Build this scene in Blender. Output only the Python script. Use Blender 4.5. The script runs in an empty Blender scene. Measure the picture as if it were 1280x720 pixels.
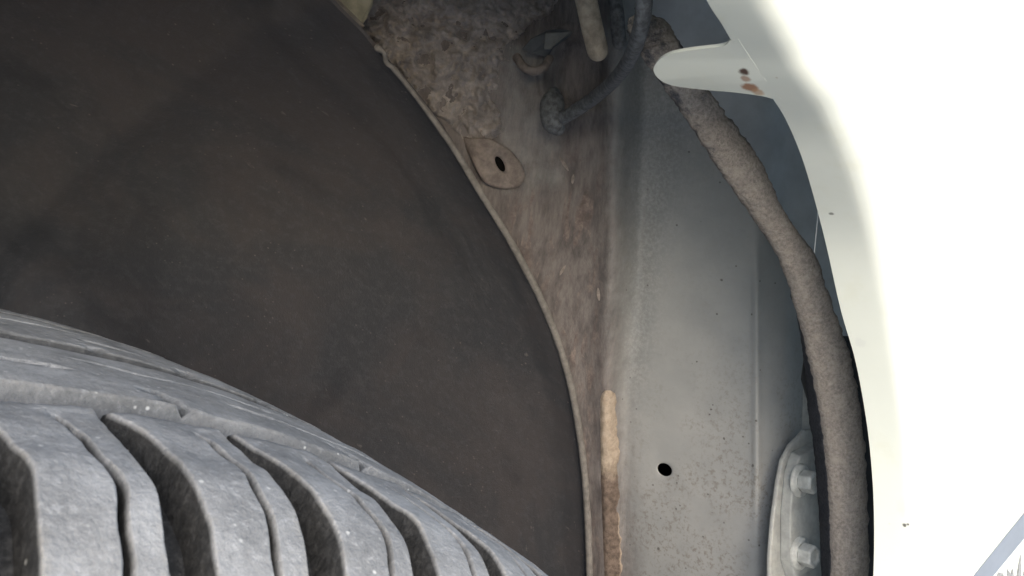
import bpy, bmesh, math, random
import numpy as np
from mathutils import Vector, Matrix, noise as mnoise

random.seed(4)
rng = np.random.default_rng(4)
scene = bpy.context.scene
COL = scene.collection

# ------------------------------------------------------------------ frames
# Car frame (world): X runs rearwards along the car, Y inwards under the car, Z up.
# The wheel stands on the ground at the origin, its axle along Y at 0.31 m.
F = 28.0 / 36.0 * 1280.0
WC = np.array([-0.199, 0.1605, -0.3095])          # wheel centre seen from the camera (right, forward, up)
az, el = 2.3141, 0.1518
AX = np.array([math.cos(el) * math.cos(az), math.cos(el) * math.sin(az), math.sin(el)])
E1 = np.array([0, 0, 1.0]) - AX * AX[2]
E1 /= np.linalg.norm(E1)
E2 = np.cross(AX, E1)
RW = 0.31


def W(p):
    q = np.asarray(p, float) - WC
    return np.stack([q @ E2, q @ AX, q @ E1 + RW], -1)


def Wd(v):
    v = np.asarray(v, float)
    return np.stack([v @ E2, v @ AX, v @ E1], -1)


def P(px, py, d):
    """world point that a distance d in front of the lens, px/py in photo pixels"""
    px, py, d = np.broadcast_arrays(np.asarray(px, float), np.asarray(py, float), np.asarray(d, float))
    return W(np.stack([(px - 640) / F * d, d, (360 - py) / F * d], -1))


CAMPOS = W([0, 0, 0])

# ------------------------------------------------------------------ camera
cam = bpy.data.cameras.new('camera')
cam.lens = 28
cam.sensor_width = 36
cam.clip_start = 0.01
cam.clip_end = 500
cam.dof.use_dof = True
cam.dof.focus_distance = 0.36
cam.dof.aperture_fstop = 60
camo = bpy.data.objects.new('camera', cam)
COL.objects.link(camo)
r, f, u = Wd([1, 0, 0]), Wd([0, 1, 0]), Wd([0, 0, 1])
M = Matrix.Identity(4)
for i in range(3):
    M[i][0], M[i][1], M[i][2], M[i][3] = r[i], u[i], -f[i], CAMPOS[i]
camo.matrix_world = M
scene.camera = camo

# ------------------------------------------------------------------ light
SUN_DIR = np.array([-0.45, -0.85, 0.45])           # towards the sun: outside the car, a little ahead
SUN_DIR /= np.linalg.norm(SUN_DIR)
world = bpy.data.worlds.new('World')
scene.world = world
world.use_nodes = True
nt = world.node_tree
sky = nt.nodes.new('ShaderNodeTexSky')
sky.sky_type = 'NISHITA'
sky.sun_disc = False
sky.sun_elevation = math.asin(SUN_DIR[2])
sky.sun_rotation = math.atan2(SUN_DIR[0], SUN_DIR[1])
sky.dust_density = 1.7
sky.air_density = 1.0
bg = nt.nodes['Background']
nt.links.new(sky.outputs[0], bg.inputs[0])
bg.inputs[1].default_value = 0.15
sun = bpy.data.lights.new('sun', 'SUN')
sun.energy = 1.0
sun.angle = math.radians(100)
sun.color = (1.0, 0.985, 0.96)
suno = bpy.data.objects.new('sun', sun)
suno.rotation_euler = Vector(SUN_DIR).to_track_quat('Z', 'Y').to_euler()
suno.location = (-1, -3, 4)
COL.objects.link(suno)
vs = scene.view_settings
vs.view_transform = 'Standard'
vs.look = 'None'
vs.gamma = 1
vs.use_curve_mapping = False
vs.exposure = 1.64
scene.render.engine = 'CYCLES'
scene.cycles.max_bounces = 8
scene.cycles.diffuse_bounces = 5


# edges of the fender lip: inner edge of the flange, outer fold
IE = np.array([(790, -260, .185), (838, -120, .198), (862, -50, .212), (885, 0, .224), (903, 28, .231), (914, 47, .236), (930, 72, .243), (948, 98, .249), (967, 122, .256), (985, 152, .268), (1006, 205, .287),
               (1030, 292, .323), (1051, 385, .348), (1070, 452, .362), (1084, 530, .375), (1091, 600, .383), (1093, 660, .387), (1092, 720, .390), (1088, 800, .393), (1078, 900, .393)], float)
OE = np.array([(885, -260, .176), (925, -120, .189), (945, -50, .203), (962, 0, .214), (975, 28, .220), (984, 47, .225), (998, 72, .232), (1013, 98, .238), (1028, 122, .245), (1042, 152, .257), (1066, 205, .277),
               (1090, 297, .312), (1107, 385, .336), (1117, 452, .350), (1127, 530, .363), (1133, 600, .371), (1135, 660, .375), (1135, 720, .378), (1131, 800, .381), (1121, 900, .381)], float)
OE[:, 0] += np.interp(OE[:, 1], [50, 300, 600], [0, 8, 12])


# ------------------------------------------------------------------ materials
def new_mat(name, rough=0.6, spec=0.3):
    m = bpy.data.materials.new(name)
    m.use_nodes = True
    b = m.node_tree.nodes['Principled BSDF']
    b.inputs['Roughness'].default_value = rough
    b.inputs['Specular IOR Level'].default_value = spec
    return m, m.node_tree, b


def nd(t, kind, **kw):
    n = t.nodes.new(kind)
    for k, v in kw.items():
        if k in n.inputs:
            n.inputs[k].default_value = v
        else:
            setattr(n, k, v)
    return n


def coords(t):
    if t.get('in_place'):
        return nd(t, 'ShaderNodeNewGeometry').outputs['Position']
    return nd(t, 'ShaderNodeTexCoord').outputs['Object']


def noise(t, scale, detail=4, rough=0.6, stretch=None, dist=0.0):
    n = nd(t, 'ShaderNodeTexNoise')
    n.inputs['Scale'].default_value = scale
    n.inputs['Detail'].default_value = detail
    n.inputs['Roughness'].default_value = rough
    n.inputs['Distortion'].default_value = dist
    c = coords(t)
    if stretch:
        mp = nd(t, 'ShaderNodeMapping')
        mp.inputs['Scale'].default_value = stretch
        t.links.new(c, mp.inputs[0])
        c = mp.outputs[0]
    t.links.new(c, n.inputs['Vector'])
    return n.outputs['Fac']


def ramp(t, fac, a, b):
    m = nd(t, 'ShaderNodeMapRange')
    m.interpolation_type = 'SMOOTHSTEP'
    m.inputs['From Min'].default_value = a
    m.inputs['From Max'].default_value = b
    t.links.new(fac, m.inputs['Value'])
    return m.outputs['Result']


def mixc(t, fac, a, b):
    m = nd(t, 'ShaderNodeMix')
    m.data_type = 'RGBA'
    if isinstance(fac, (int, float)):
        m.inputs[0].default_value = fac
    else:
        t.links.new(fac, m.inputs[0])
    for i, c in ((6, a), (7, b)):
        if isinstance(c, (tuple, list)):
            m.inputs[i].default_value = (*c[:3], 1)
        else:
            t.links.new(c, m.inputs[i])
    return m.outputs[2]


def math_(t, op, a, b=None):
    m = nd(t, 'ShaderNodeMath')
    m.operation = op
    for i, c in enumerate((a, b)):
        if c is None:
            continue
        if isinstance(c, (int, float)):
            m.inputs[i].default_value = c
        else:
            t.links.new(c, m.inputs[i])
    return m.outputs[0]


def attr(t, name):
    return nd(t, 'ShaderNodeAttribute', attribute_name=name)


def bump(t, b, fac, strength=0.3, dist=0.001):
    n = nd(t, 'ShaderNodeBump')
    n.inputs['Strength'].default_value = strength
    n.inputs['Distance'].default_value = dist
    t.links.new(fac, n.inputs['Height'])
    prev = b.inputs['Normal'].links
    if prev:
        t.links.new(prev[0].from_socket, n.inputs['Normal'])
    t.links.new(n.outputs[0], b.inputs['Normal'])


def specks(t, scale, lo, hi, seedvec=None):
    """1 inside small scattered dots"""
    v = nd(t, 'ShaderNodeTexVoronoi')
    v.inputs['Scale'].default_value = scale
    c = coords(t)
    t.links.new(c, v.inputs['Vector'])
    d = ramp(t, v.outputs['Distance'], hi, lo)
    sel = nd(t, 'ShaderNodeSeparateColor')
    t.links.new(v.outputs['Color'], sel.inputs[0])
    return d, sel.outputs[0]


def spot(t, centre, radius, soft=0.35, wob=0.3, squash=None, nscale=300):
    """1 inside a ragged stain of its own shape round a point of the surface"""
    c = coords(t)
    s = nd(t, 'ShaderNodeVectorMath')
    s.operation = 'SUBTRACT'
    t.links.new(c, s.inputs[0])
    s.inputs[1].default_value = centre
    l = nd(t, 'ShaderNodeVectorMath')
    l.operation = 'LENGTH'
    t.links.new(s.outputs[0], l.inputs[0])
    d = math_(t, 'DIVIDE', l.outputs['Value'], radius)
    n = noise(t, nscale, 3)
    d = math_(t, 'ADD', d, math_(t, 'MULTIPLY', math_(t, 'SUBTRACT', n, 0.5), wob * 2))
    return ramp(t, d, 1.0, 1.0 - soft)


def plain(name, col, rough=0.6, spec=0.3, var=0.25, nscale=120, bstr=0.15, metal=0.0, bscale=900):
    m, t, b = new_mat(name, rough, spec)
    b.inputs['Metallic'].default_value = metal
    n = noise(t, nscale, 5, 0.65)
    a = tuple(c * (1 - var) for c in col)
    z = tuple(min(1, c * (1 + var)) for c in col)
    t.links.new(mixc(t, ramp(t, n, 0.3, 0.7), a, z), b.inputs['Base Color'])
    bump(t, b, noise(t, bscale, 3), bstr, 0.0006)
    return m


def make_rubber():
    m, t, b = new_mat('worn_rubber', 0.78, 0.25)
    t['in_place'] = 1                                  # alike blocks share a mesh, their wear must differ
    w = attr(t, 'worn').outputs['Fac']                 # 1 on the scrubbed running face, 0 in the moulded grooves
    n1 = noise(t, 60, 5, 0.6)
    n2 = noise(t, 520, 6, 0.78)
    face = mixc(t, ramp(t, n1, 0.3, 0.72), (0.150, 0.153, 0.155), (0.250, 0.254, 0.256))
    face = mixc(t, math_(t, 'MULTIPLY', ramp(t, n2, 0.5, 0.7), 0.45), face, (0.37, 0.374, 0.376))
    face = mixc(t, math_(t, 'MULTIPLY', ramp(t, n2, 0.46, 0.34), 0.4), face, (0.07, 0.073, 0.077))
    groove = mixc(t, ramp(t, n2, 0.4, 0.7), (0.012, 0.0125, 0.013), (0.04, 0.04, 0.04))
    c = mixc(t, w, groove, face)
    d, s = specks(t, 420, 0.08, 0.24)
    sp = math_(t, 'MULTIPLY', d, ramp(t, s, 0.86, 0.9))
    c = mixc(t, math_(t, 'MULTIPLY', sp, 0.75), c, (0.46, 0.46, 0.44))
    e = attr(t, 'rim').outputs['Fac']                  # dry mud caught on block edges
    em = math_(t, 'MULTIPLY', e, ramp(t, noise(t, 190, 4, 0.7), 0.42, 0.65))
    c = mixc(t, math_(t, 'MULTIPLY', em, 0.35), c, (0.20, 0.19, 0.17))
    t.links.new(c, b.inputs['Base Color'])
    bump(t, b, noise(t, 140, 5, 0.7), 0.35, 0.0012)
    bump(t, b, noise(t, 900, 4, 0.7), 0.7, 0.0007)
    return m


def make_liner():
    m, t, b = new_mat('black_plastic', 0.7, 0.25)
    n1 = noise(t, 9, 5, 0.65, dist=0.8)
    n2 = noise(t, 160, 6, 0.8)
    n3 = noise(t, 34, 5, 0.7, stretch=(1, .3, 1), dist=.4)
    c = mixc(t, ramp(t, n1, 0.38, 0.64), (0.045, 0.047, 0.053), (0.060, 0.056, 0.059))
    c = mixc(t, math_(t, 'MULTIPLY', ramp(t, n2, 0.46, 0.72), 0.6), c, (0.080, 0.080, 0.087))
    c = mixc(t, math_(t, 'MULTIPLY', ramp(t, n3, 0.54, 0.74), 0.4), c, (0.076, 0.074, 0.078))
    d, s = specks(t, 260, 0.06, 0.22)
    sp = math_(t, 'MULTIPLY', d, ramp(t, s, 0.74, 0.82))
    sp = math_(t, 'MULTIPLY', sp, ramp(t, noise(t, 16, 3), 0.40, 0.6))
    c = mixc(t, math_(t, 'MULTIPLY', sp, 0.6), c, (0.19, 0.17, 0.155))
    # fine scratches
    sc = noise(t, 120, 3, 0.6, stretch=(.12, 1.0, .9), dist=.3)
    c = mixc(t, math_(t, 'MULTIPLY', ramp(t, sc, 0.70, 0.76), 0.5), c, (0.17, 0.16, 0.15))
    # dark oily patches
    c = mixc(t, math_(t, 'MULTIPLY', ramp(t, noise(t, 5.5, 4, .6, dist=1.2), 0.56, 0.66), 0.35), c, (0.022, 0.024, 0.029))
    t.links.new(c, b.inputs['Base Color'])
    bump(t, b, noise(t, 700, 4, 0.7), 0.5, 0.0008)
    bump(t, b, noise(t, 60, 5, 0.6), 0.25, 0.003)
    return m


def make_panel():
    m, t, b = new_mat('grey_painted_steel', 0.46, 0.4)
    dirt = attr(t, 'dirt').outputs['Fac']
    dark_tone = attr(t, 'dark_tone').outputs['Fac']
    scuff = attr(t, 'scuff').outputs['Fac']
    paint = mixc(t, ramp(t, noise(t, 45, 5), 0.3, 0.7), (0.240, 0.250, 0.255), (0.275, 0.283, 0.286))
    # brown dust that settled in the paint, denser near the bottom
    fleck = ramp(t, noise(t, 330, 6, 0.76), 0.48, 0.64)
    fm = math_(t, 'MULTIPLY', fleck, ramp(t, noise(t, 28, 5), 0.36, 0.6))
    paint = mixc(t, math_(t, 'MULTIPLY', fm, math_(t, 'MULTIPLY', attr(t, 'fleck').outputs['Fac'], 0.6)), paint, (0.125, 0.107, 0.088))
    d, s = specks(t, 170, 0.06, 0.14)
    sp = math_(t, 'MULTIPLY', d, ramp(t, s, 0.80, 0.84))
    paint = mixc(t, math_(t, 'MULTIPLY', sp, 0.8), paint, (0.05, 0.045, 0.04))
    for px, py, rad in ((889, 512, .0011), (887, 518, .0009), (891, 506, .0008), (945, 526, .0013), (941, 582, .0016), (816, 606, .0012), (845, 636, .0012), (850, 632, .0009), (823, 686, .0017), (826, 648, .0008), (885, 618, .001), (936, 675, .001), (902, 350, .0012), (871, 452, .0009), (905, 548, .0012)):
        paint = mixc(t, math_(t, 'MULTIPLY', spot(t, tuple(P(px, py, float(panel_depth_s(np.float64(px), np.float64(py))))), rad * .75, 0.5, 0.8, nscale=900), 0.75), paint, (0.045, 0.04, 0.036))
    mud = mixc(t, ramp(t, noise(t, 75, 6, 0.72, stretch=(1.7, 1.7, .38)), 0.3, 0.72), (0.062, 0.056, 0.058), (0.155, 0.142, 0.141))
    streak = noise(t, 55, 5, 0.75, stretch=(2.2, 2.2, .32), dist=0.5)
    red = mixc(t, ramp(t, noise(t, 160, 5, .7), .35, .7), (0.080, 0.064, 0.062), (0.18, 0.15, 0.141))
    mud = mixc(t, math_(t, 'MULTIPLY', scuff, ramp(t, streak, 0.48, 0.62)), mud, red)
    dm = ramp(t, math_(t, 'ADD', dirt, math_(t, 'MULTIPLY', math_(t, 'SUBTRACT', noise(t, 110, 5, .7), 0.5), 0.55)), 0.08, 0.92)
    c = mixc(t, dm, paint, mud)
    grime = math_(t, 'MULTIPLY', dark_tone, ramp(t, noise(t, 480, 5, .75), 0.3, 0.62))
    c = mixc(t, math_(t, 'MULTIPLY', grime, 0.5), c, (0.105, 0.112, 0.12))
    t.links.new(c, b.inputs['Base Color'])
    t.links.new(math_(t, 'ADD', 0.42, math_(t, 'MULTIPLY', dm, 0.4)), b.inputs['Roughness'])
    bump(t, b, noise(t, 420, 4, .7), 0.18, 0.0006)
    bump(t, b, math_(t, 'MULTIPLY', streak, dm), 0.5, 0.003)
    return m


def make_undercoat():
    m, t, b = new_mat('sprayed_undercoat', 0.75, 0.3)
    n = noise(t, 90, 6, 0.7)
    c = mixc(t, ramp(t, n, 0.3, 0.72), (0.17, 0.156, 0.154), (0.35, 0.327, 0.32))
    c = mixc(t, ramp(t, noise(t, 420, 4, .7), 0.58, 0.72), c, (0.33, 0.30, 0.285))
    t.links.new(c, b.inputs['Base Color'])
    bump(t, b, noise(t, 330, 6, .75), 0.8, 0.002)
    return m


def make_foam():
    m, t, b = new_mat('dusty_foam', 0.95, 0.05)
    d = attr(t, 'lit_dust').outputs['Fac']
    n = noise(t, 620, 6, 0.8)
    n2 = noise(t, 150, 5, 0.7)
    lit_dust = mixc(t, ramp(t, n, 0.3, 0.7), (0.235, 0.21, 0.192), (0.46, 0.415, 0.375))
    lit_dust = mixc(t, math_(t, 'MULTIPLY', ramp(t, n2, 0.45, 0.7), 0.6), lit_dust, (0.49, 0.44, 0.39))
    side_shade = mixc(t, ramp(t, n, 0.35, 0.7), (0.07, 0.074, 0.090), (0.14, 0.143, 0.158))  # dark tone that paints the shade on the strip's side faces
    dm = ramp(t, math_(t, 'ADD', d, math_(t, 'MULTIPLY', math_(t, 'SUBTRACT', n2, 0.5), 0.9)), 0.38, 0.62)
    t.links.new(mixc(t, dm, side_shade, lit_dust), b.inputs['Base Color'])
    bump(t, b, n, 0.9, 0.0025)
    bump(t, b, n2, 0.5, 0.004)
    return m


def flange_pt(px, py):
    i = [np.interp(py, IE[:, 1], IE[:, k]) for k in (0, 2)]
    o = [np.interp(py, OE[:, 1], OE[:, k]) for k in (0, 2)]
    t = (px - i[0]) / (o[0] - i[0])
    return P(px, py, i[1] + (o[1] - i[1]) * t)


def make_white():
    m, t, b = new_mat('white_car_paint', 0.28, 0.5)
    b.inputs['Coat Weight'].default_value = 0.4
    b.inputs['Coat Roughness'].default_value = 0.08
    c = mixc(t, ramp(t, noise(t, 20, 4), 0.3, 0.7), (0.60, 0.632, 0.585), (0.63, 0.66, 0.612))
    # thin yellowish film of grime patches
    c = mixc(t, math_(t, 'MULTIPLY', ramp(t, noise(t, 45, 4, .65), 0.52, 0.8), 0.3), c, (0.52, 0.52, 0.40))
    for px, py, d, rad, col, amt in (
            (938, 107, 0.245, 0.0034, (0.27, 0.115, 0.05), 0.9),
            (933, 96, 0.247, 0.0022, (0.27, 0.125, 0.06), 0.7),
            (931, 87, 0.249, 0.0023, (0.06, 0.026, 0.016), 0.97),
            (948, 113, 0.243, 0.0026, (0.42, 0.26, 0.15), 0.7),
            (972, 95, 0.237, 0.0009, (0.35, 0.28, 0.2), 0.6),
            (1039, 267, 0.308, 0.0012, (0.07, 0.07, 0.06), 0.8),
            (1075, 428, 0.345, 0.0032, (0.5, 0.52, 0.52), 0.35),
            (1131, 656, 0.374, 0.0014, (0.05, 0.045, 0.04), 0.9),
            (1135, 655, 0.372, 0.0010, (0.05, 0.045, 0.04), 0.9),
            (1112, 654, 0.379, 0.0008, (0.2, 0.19, 0.17), 0.6)):
        c = mixc(t, math_(t, 'MULTIPLY', spot(t, tuple(flange_pt(px, py)), rad, 0.5, 0.35, nscale=420), amt), c, col)
    t.links.new(c, b.inputs['Base Color'])
    return m


def make_sealer():
    m, t, b = new_mat('seam_sealer', 0.8, 0.2)
    k = attr(t, 'age').outputs['Fac']
    n = noise(t, 240, 5, .7)
    c1 = mixc(t, ramp(t, n, .3, .7), (0.225, 0.184, 0.147), (0.35, 0.298, 0.245))
    c2 = mixc(t, ramp(t, n, .3, .7), (0.066, 0.051, 0.044), (0.15, 0.118, 0.098))
    mm = ramp(t, math_(t, 'ADD', k, math_(t, 'MULTIPLY', math_(t, 'SUBTRACT', noise(t, 120, 5, .75, stretch=(1, 1, .4)), .5), 1.0)), 0.25, 0.75)
    t.links.new(mixc(t, mm, c1, c2), b.inputs['Base Color'])
    bump(t, b, n, 0.6, 0.0015)
    return m


RUBBER = make_rubber()
LINER = make_liner()
UNDER = make_undercoat()
FOAM = make_foam()
WHITE = make_white()
SEALER = make_sealer()
BEAD = plain('dusty_edge_bead', (0.135, 0.128, 0.122), 0.75, 0.2, 0.25, 200, 0.4)
TABM = plain('dusty_tab', (0.15, 0.131, 0.124), 0.8, 0.2, 0.3, 150, 0.5)
ZINC = plain('zinc_steel', (0.33, 0.34, 0.33), 0.6, 0.3, 0.14, 150, 0.3)
BOLT = plain('painted_bolt', (0.45, 0.46, 0.44), 0.42, 0.5, 0.22, 160, 0.3)
CABLE = plain('dusty_black_cable', (0.095, 0.102, 0.112), 0.7, 0.3, 0.45, 300, 0.3)
HOSE = plain('dusty_cream_hose', (0.33, 0.29, 0.24), 0.8, 0.2, 0.3, 160, 0.4)
DARK = plain('dark_inner_shell', (0.06, 0.068, 0.078), 0.7, 0.25, 0.2, 30, 0.2)
CAVITY = plain('blue_grey_primer', (0.50, 0.53, 0.57), 0.6, 0.3, 0.1, 40, 0.1)
VOID = plain('black_void', (0.006, 0.006, 0.006), 0.9, 0.0, 0.1)
OLIVE = plain('olive_dusty_metal', (0.20, 0.195, 0.155), 0.75, 0.2, 0.25, 130, 0.4)
RIM = plain('alloy_wheel', (0.42, 0.43, 0.44), 0.35, 0.5, 0.12, 60, 0.1, metal=0.8)
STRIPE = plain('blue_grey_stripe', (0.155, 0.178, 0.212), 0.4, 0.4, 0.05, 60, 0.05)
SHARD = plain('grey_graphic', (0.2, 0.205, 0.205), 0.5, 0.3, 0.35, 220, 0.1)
BLACKP = plain('black_trim', (0.025, 0.026, 0.028), 0.5, 0.4, 0.3)
GLASS, _t, _b = new_mat('tinted_glass', 0.05, 0.5)
_b.inputs['Base Color'].default_value = (0.02, 0.025, 0.025, 1)
FACET = plain('dull_bracket_steel', (0.11, 0.118, 0.122), 0.7, 0.2, 0.2)
FLAKE = plain('dried_paint', (0.20, 0.178, 0.168), 0.7, 0.2, 0.3, 300, 0.3)
THREAD = plain('pale_thread', (0.75, 0.75, 0.74), 0.6, 0.3, 0.1)


# ------------------------------------------------------------------ builders
def mesh_obj(name, verts, faces, mat, parent=None, smooth=True, attrs=None, label=None):
    me = bpy.data.meshes.new(name)
    me.from_pydata([tuple(map(float, v)) for v in verts], [], [tuple(map(int, q)) for q in faces])
    me.update()
    if smooth:
        me.polygons.foreach_set('use_smooth', [True] * len(me.polygons))
    for k, v in (attrs or {}).items():
        a = me.attributes.new(k, 'FLOAT', 'POINT')
        a.data.foreach_set('value', np.asarray(v, np.float32).ravel())
    if mat:
        me.materials.append(mat)
    o = bpy.data.objects.new(name, me)
    COL.objects.link(o)
    if parent:
        o.parent = parent
    if label:
        o['label'] = label
    return o


def grid_faces(n, m, closed_n=False, closed_m=False, flip=False):
    out = []
    for i in range(n if closed_n else n - 1):
        for j in range(m if closed_m else m - 1):
            a, b = i * m + j, ((i + 1) % n) * m + j
            c, d = ((i + 1) % n) * m + (j + 1) % m, i * m + (j + 1) % m
            out.append((a, d, c, b) if flip else (a, b, c, d))
    return out


def solidify(o, th, off=-1.0):
    s = o.modifiers.new('thickness', 'SOLIDIFY')
    s.thickness = th
    s.offset = off
    e = o.modifiers.new('crisp_edges', 'EDGE_SPLIT')
    e.split_angle = math.radians(50)
    e.use_edge_sharp = False
    return o


def bevel(o, w, seg=2):
    s = o.modifiers.new('bevel', 'BEVEL')
    s.width = w
    s.segments = seg
    s.limit_method = 'ANGLE'
    return o


def spline(pts, n, k=None):
    """Catmull-Rom through the rows of pts, n samples"""
    p = np.asarray(pts, float)
    ext = np.vstack([2 * p[0] - p[1], p, 2 * p[-1] - p[-2]])
    t = np.linspace(0, len(p) - 1 - 1e-9, n)
    i = t.astype(int)
    f_ = (t - i)[:, None]
    a, b, c, d = ext[i], ext[i + 1], ext[i + 2], ext[i + 3]
    return 0.5 * (2 * b + (c - a) * f_ + (2 * a - 5 * b + 4 * c - d) * f_ ** 2 + (3 * b - a - 3 * c + d) * f_ ** 3)


def tube(name, path, rad, mat, parent, seg=14, wob=0.0, wscale=60, caps=True, label=None):
    path = np.asarray(path, float)
    n = len(path)
    rad = np.broadcast_to(np.asarray(rad, float), (n,)).copy()
    if caps:                                              # rounded ends
        d0 = path[0] - path[1]; d0 /= np.linalg.norm(d0)
        d1 = path[-1] - path[-2]; d1 /= np.linalg.norm(d1)
        a = np.linspace(1.45, 0.25, 5)
        pre = [path[0] + d0 * rad[0] * math.sin(x) for x in a]
        post = [path[-1] + d1 * rad[-1] * math.sin(x) for x in a[::-1]]
        r0 = [rad[0] * math.cos(x) for x in a]
        r1 = [rad[-1] * math.cos(x) for x in a[::-1]]
        path = np.vstack([pre, path, post])
        rad = np.concatenate([r0, rad, r1])
        n = len(path)
    T = np.gradient(path, axis=0)
    T /= np.linalg.norm(T, axis=1)[:, None]
    up = np.array([0.31, 0.2, 0.93])
    V = []
    N = up - T[0] * (up @ T[0])
    for i in range(n):
        N = N - T[i] * (N @ T[i]); N /= np.linalg.norm(N)
        B = np.cross(T[i], N)
        for j in range(seg):
            a = 2 * math.pi * j / seg
            rr = rad[i]
            q = path[i] + rr * (math.cos(a) * N + math.sin(a) * B)
            if wob:
                rr *= 1 + wob * mnoise.noise(Vector(q) * wscale)
                q = path[i] + rr * (math.cos(a) * N + math.sin(a) * B)
            V.append(q)
    Fc = grid_faces(n, seg, closed_m=True)
    Fc.append(tuple(range(seg - 1, -1, -1)))
    Fc.append(tuple((n - 1) * seg + j for j in range(seg)))
    return mesh_obj(name, V, Fc, mat, parent, label=label)


def smoothstep(a, b, x):
    x = np.clip((np.asarray(x, float) - a) / (b - a), 0, 1)
    return x * x * (3 - 2 * x)


def fbm(V, scale, oct_=4):
    return np.array([mnoise.fractal(Vector(v) * scale, 1.0, 2.0, oct_) for v in V])


# ------------------------------------------------------------------ ground
def build_ground():
    n = 60
    g = np.sign(np.linspace(-1, 1, n)) * np.abs(np.linspace(-1, 1, n)) ** 3 * 200
    X, Y = np.meshgrid(g, g, indexing='ij')
    Z = 0.004 * np.sin(X * 3.1) * np.sin(Y * 2.3) - 0.004
    m, t, b = new_mat('pale_gravel', 0.9, 0.2)
    c = mixc(t, ramp(t, noise(t, 90, 6, .75), .3, .7), (0.42, 0.42, 0.41), (0.58, 0.58, 0.57))
    c = mixc(t, ramp(t, noise(t, 1.2, 4), .4, .7), c, (0.42, 0.415, 0.40))
    t.links.new(c, b.inputs['Base Color'])
    bump(t, b, noise(t, 120, 6, .75), 0.6, 0.01)
    o = mesh_obj('ground', np.stack([X, Y, Z], -1).reshape(-1, 3), grid_faces(n, n), m)
    o['kind'] = 'structure'
    o['label'] = 'pale dry ground under the car'
    return o


build_ground()

car = bpy.data.objects.new('car', None)
COL.objects.link(car)
car['label'] = 'white car seen close up inside its open wheel arch above a worn grey tyre'
car['category'] = 'car'

# ------------------------------------------------------------------ tyre
HW, RC = 0.070, 0.037
SA, SB, SC = -0.0451, 0.0052, 0.0562
DEPTH = 0.0078


def prof(s):
    a = np.abs(s)
    r0 = RW - 0.006 * (np.minimum(a, HW) / 0.1) ** 2
    ph = np.clip((a - HW) / RC, 0, 1.5)
    uu = np.where(a < HW, s, np.sign(s) * (HW + RC * np.sin(ph)))
    rr = r0 - RC * (1 - np.cos(ph))
    nu = np.sign(s) * np.sin(ph)
    nr = np.cos(ph)
    return uu, rr, nu, nr


def tyre_pts(S, TH, h):
    """S,TH,h arrays -> world points; th measured from the top towards the rear"""
    uu, rr, nu, nr = prof(S)
    uu = uu + nu * h
    rr = rr + nr * h
    return np.stack([rr * np.sin(TH), uu, RW + rr * np.cos(TH)], -1)


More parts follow.
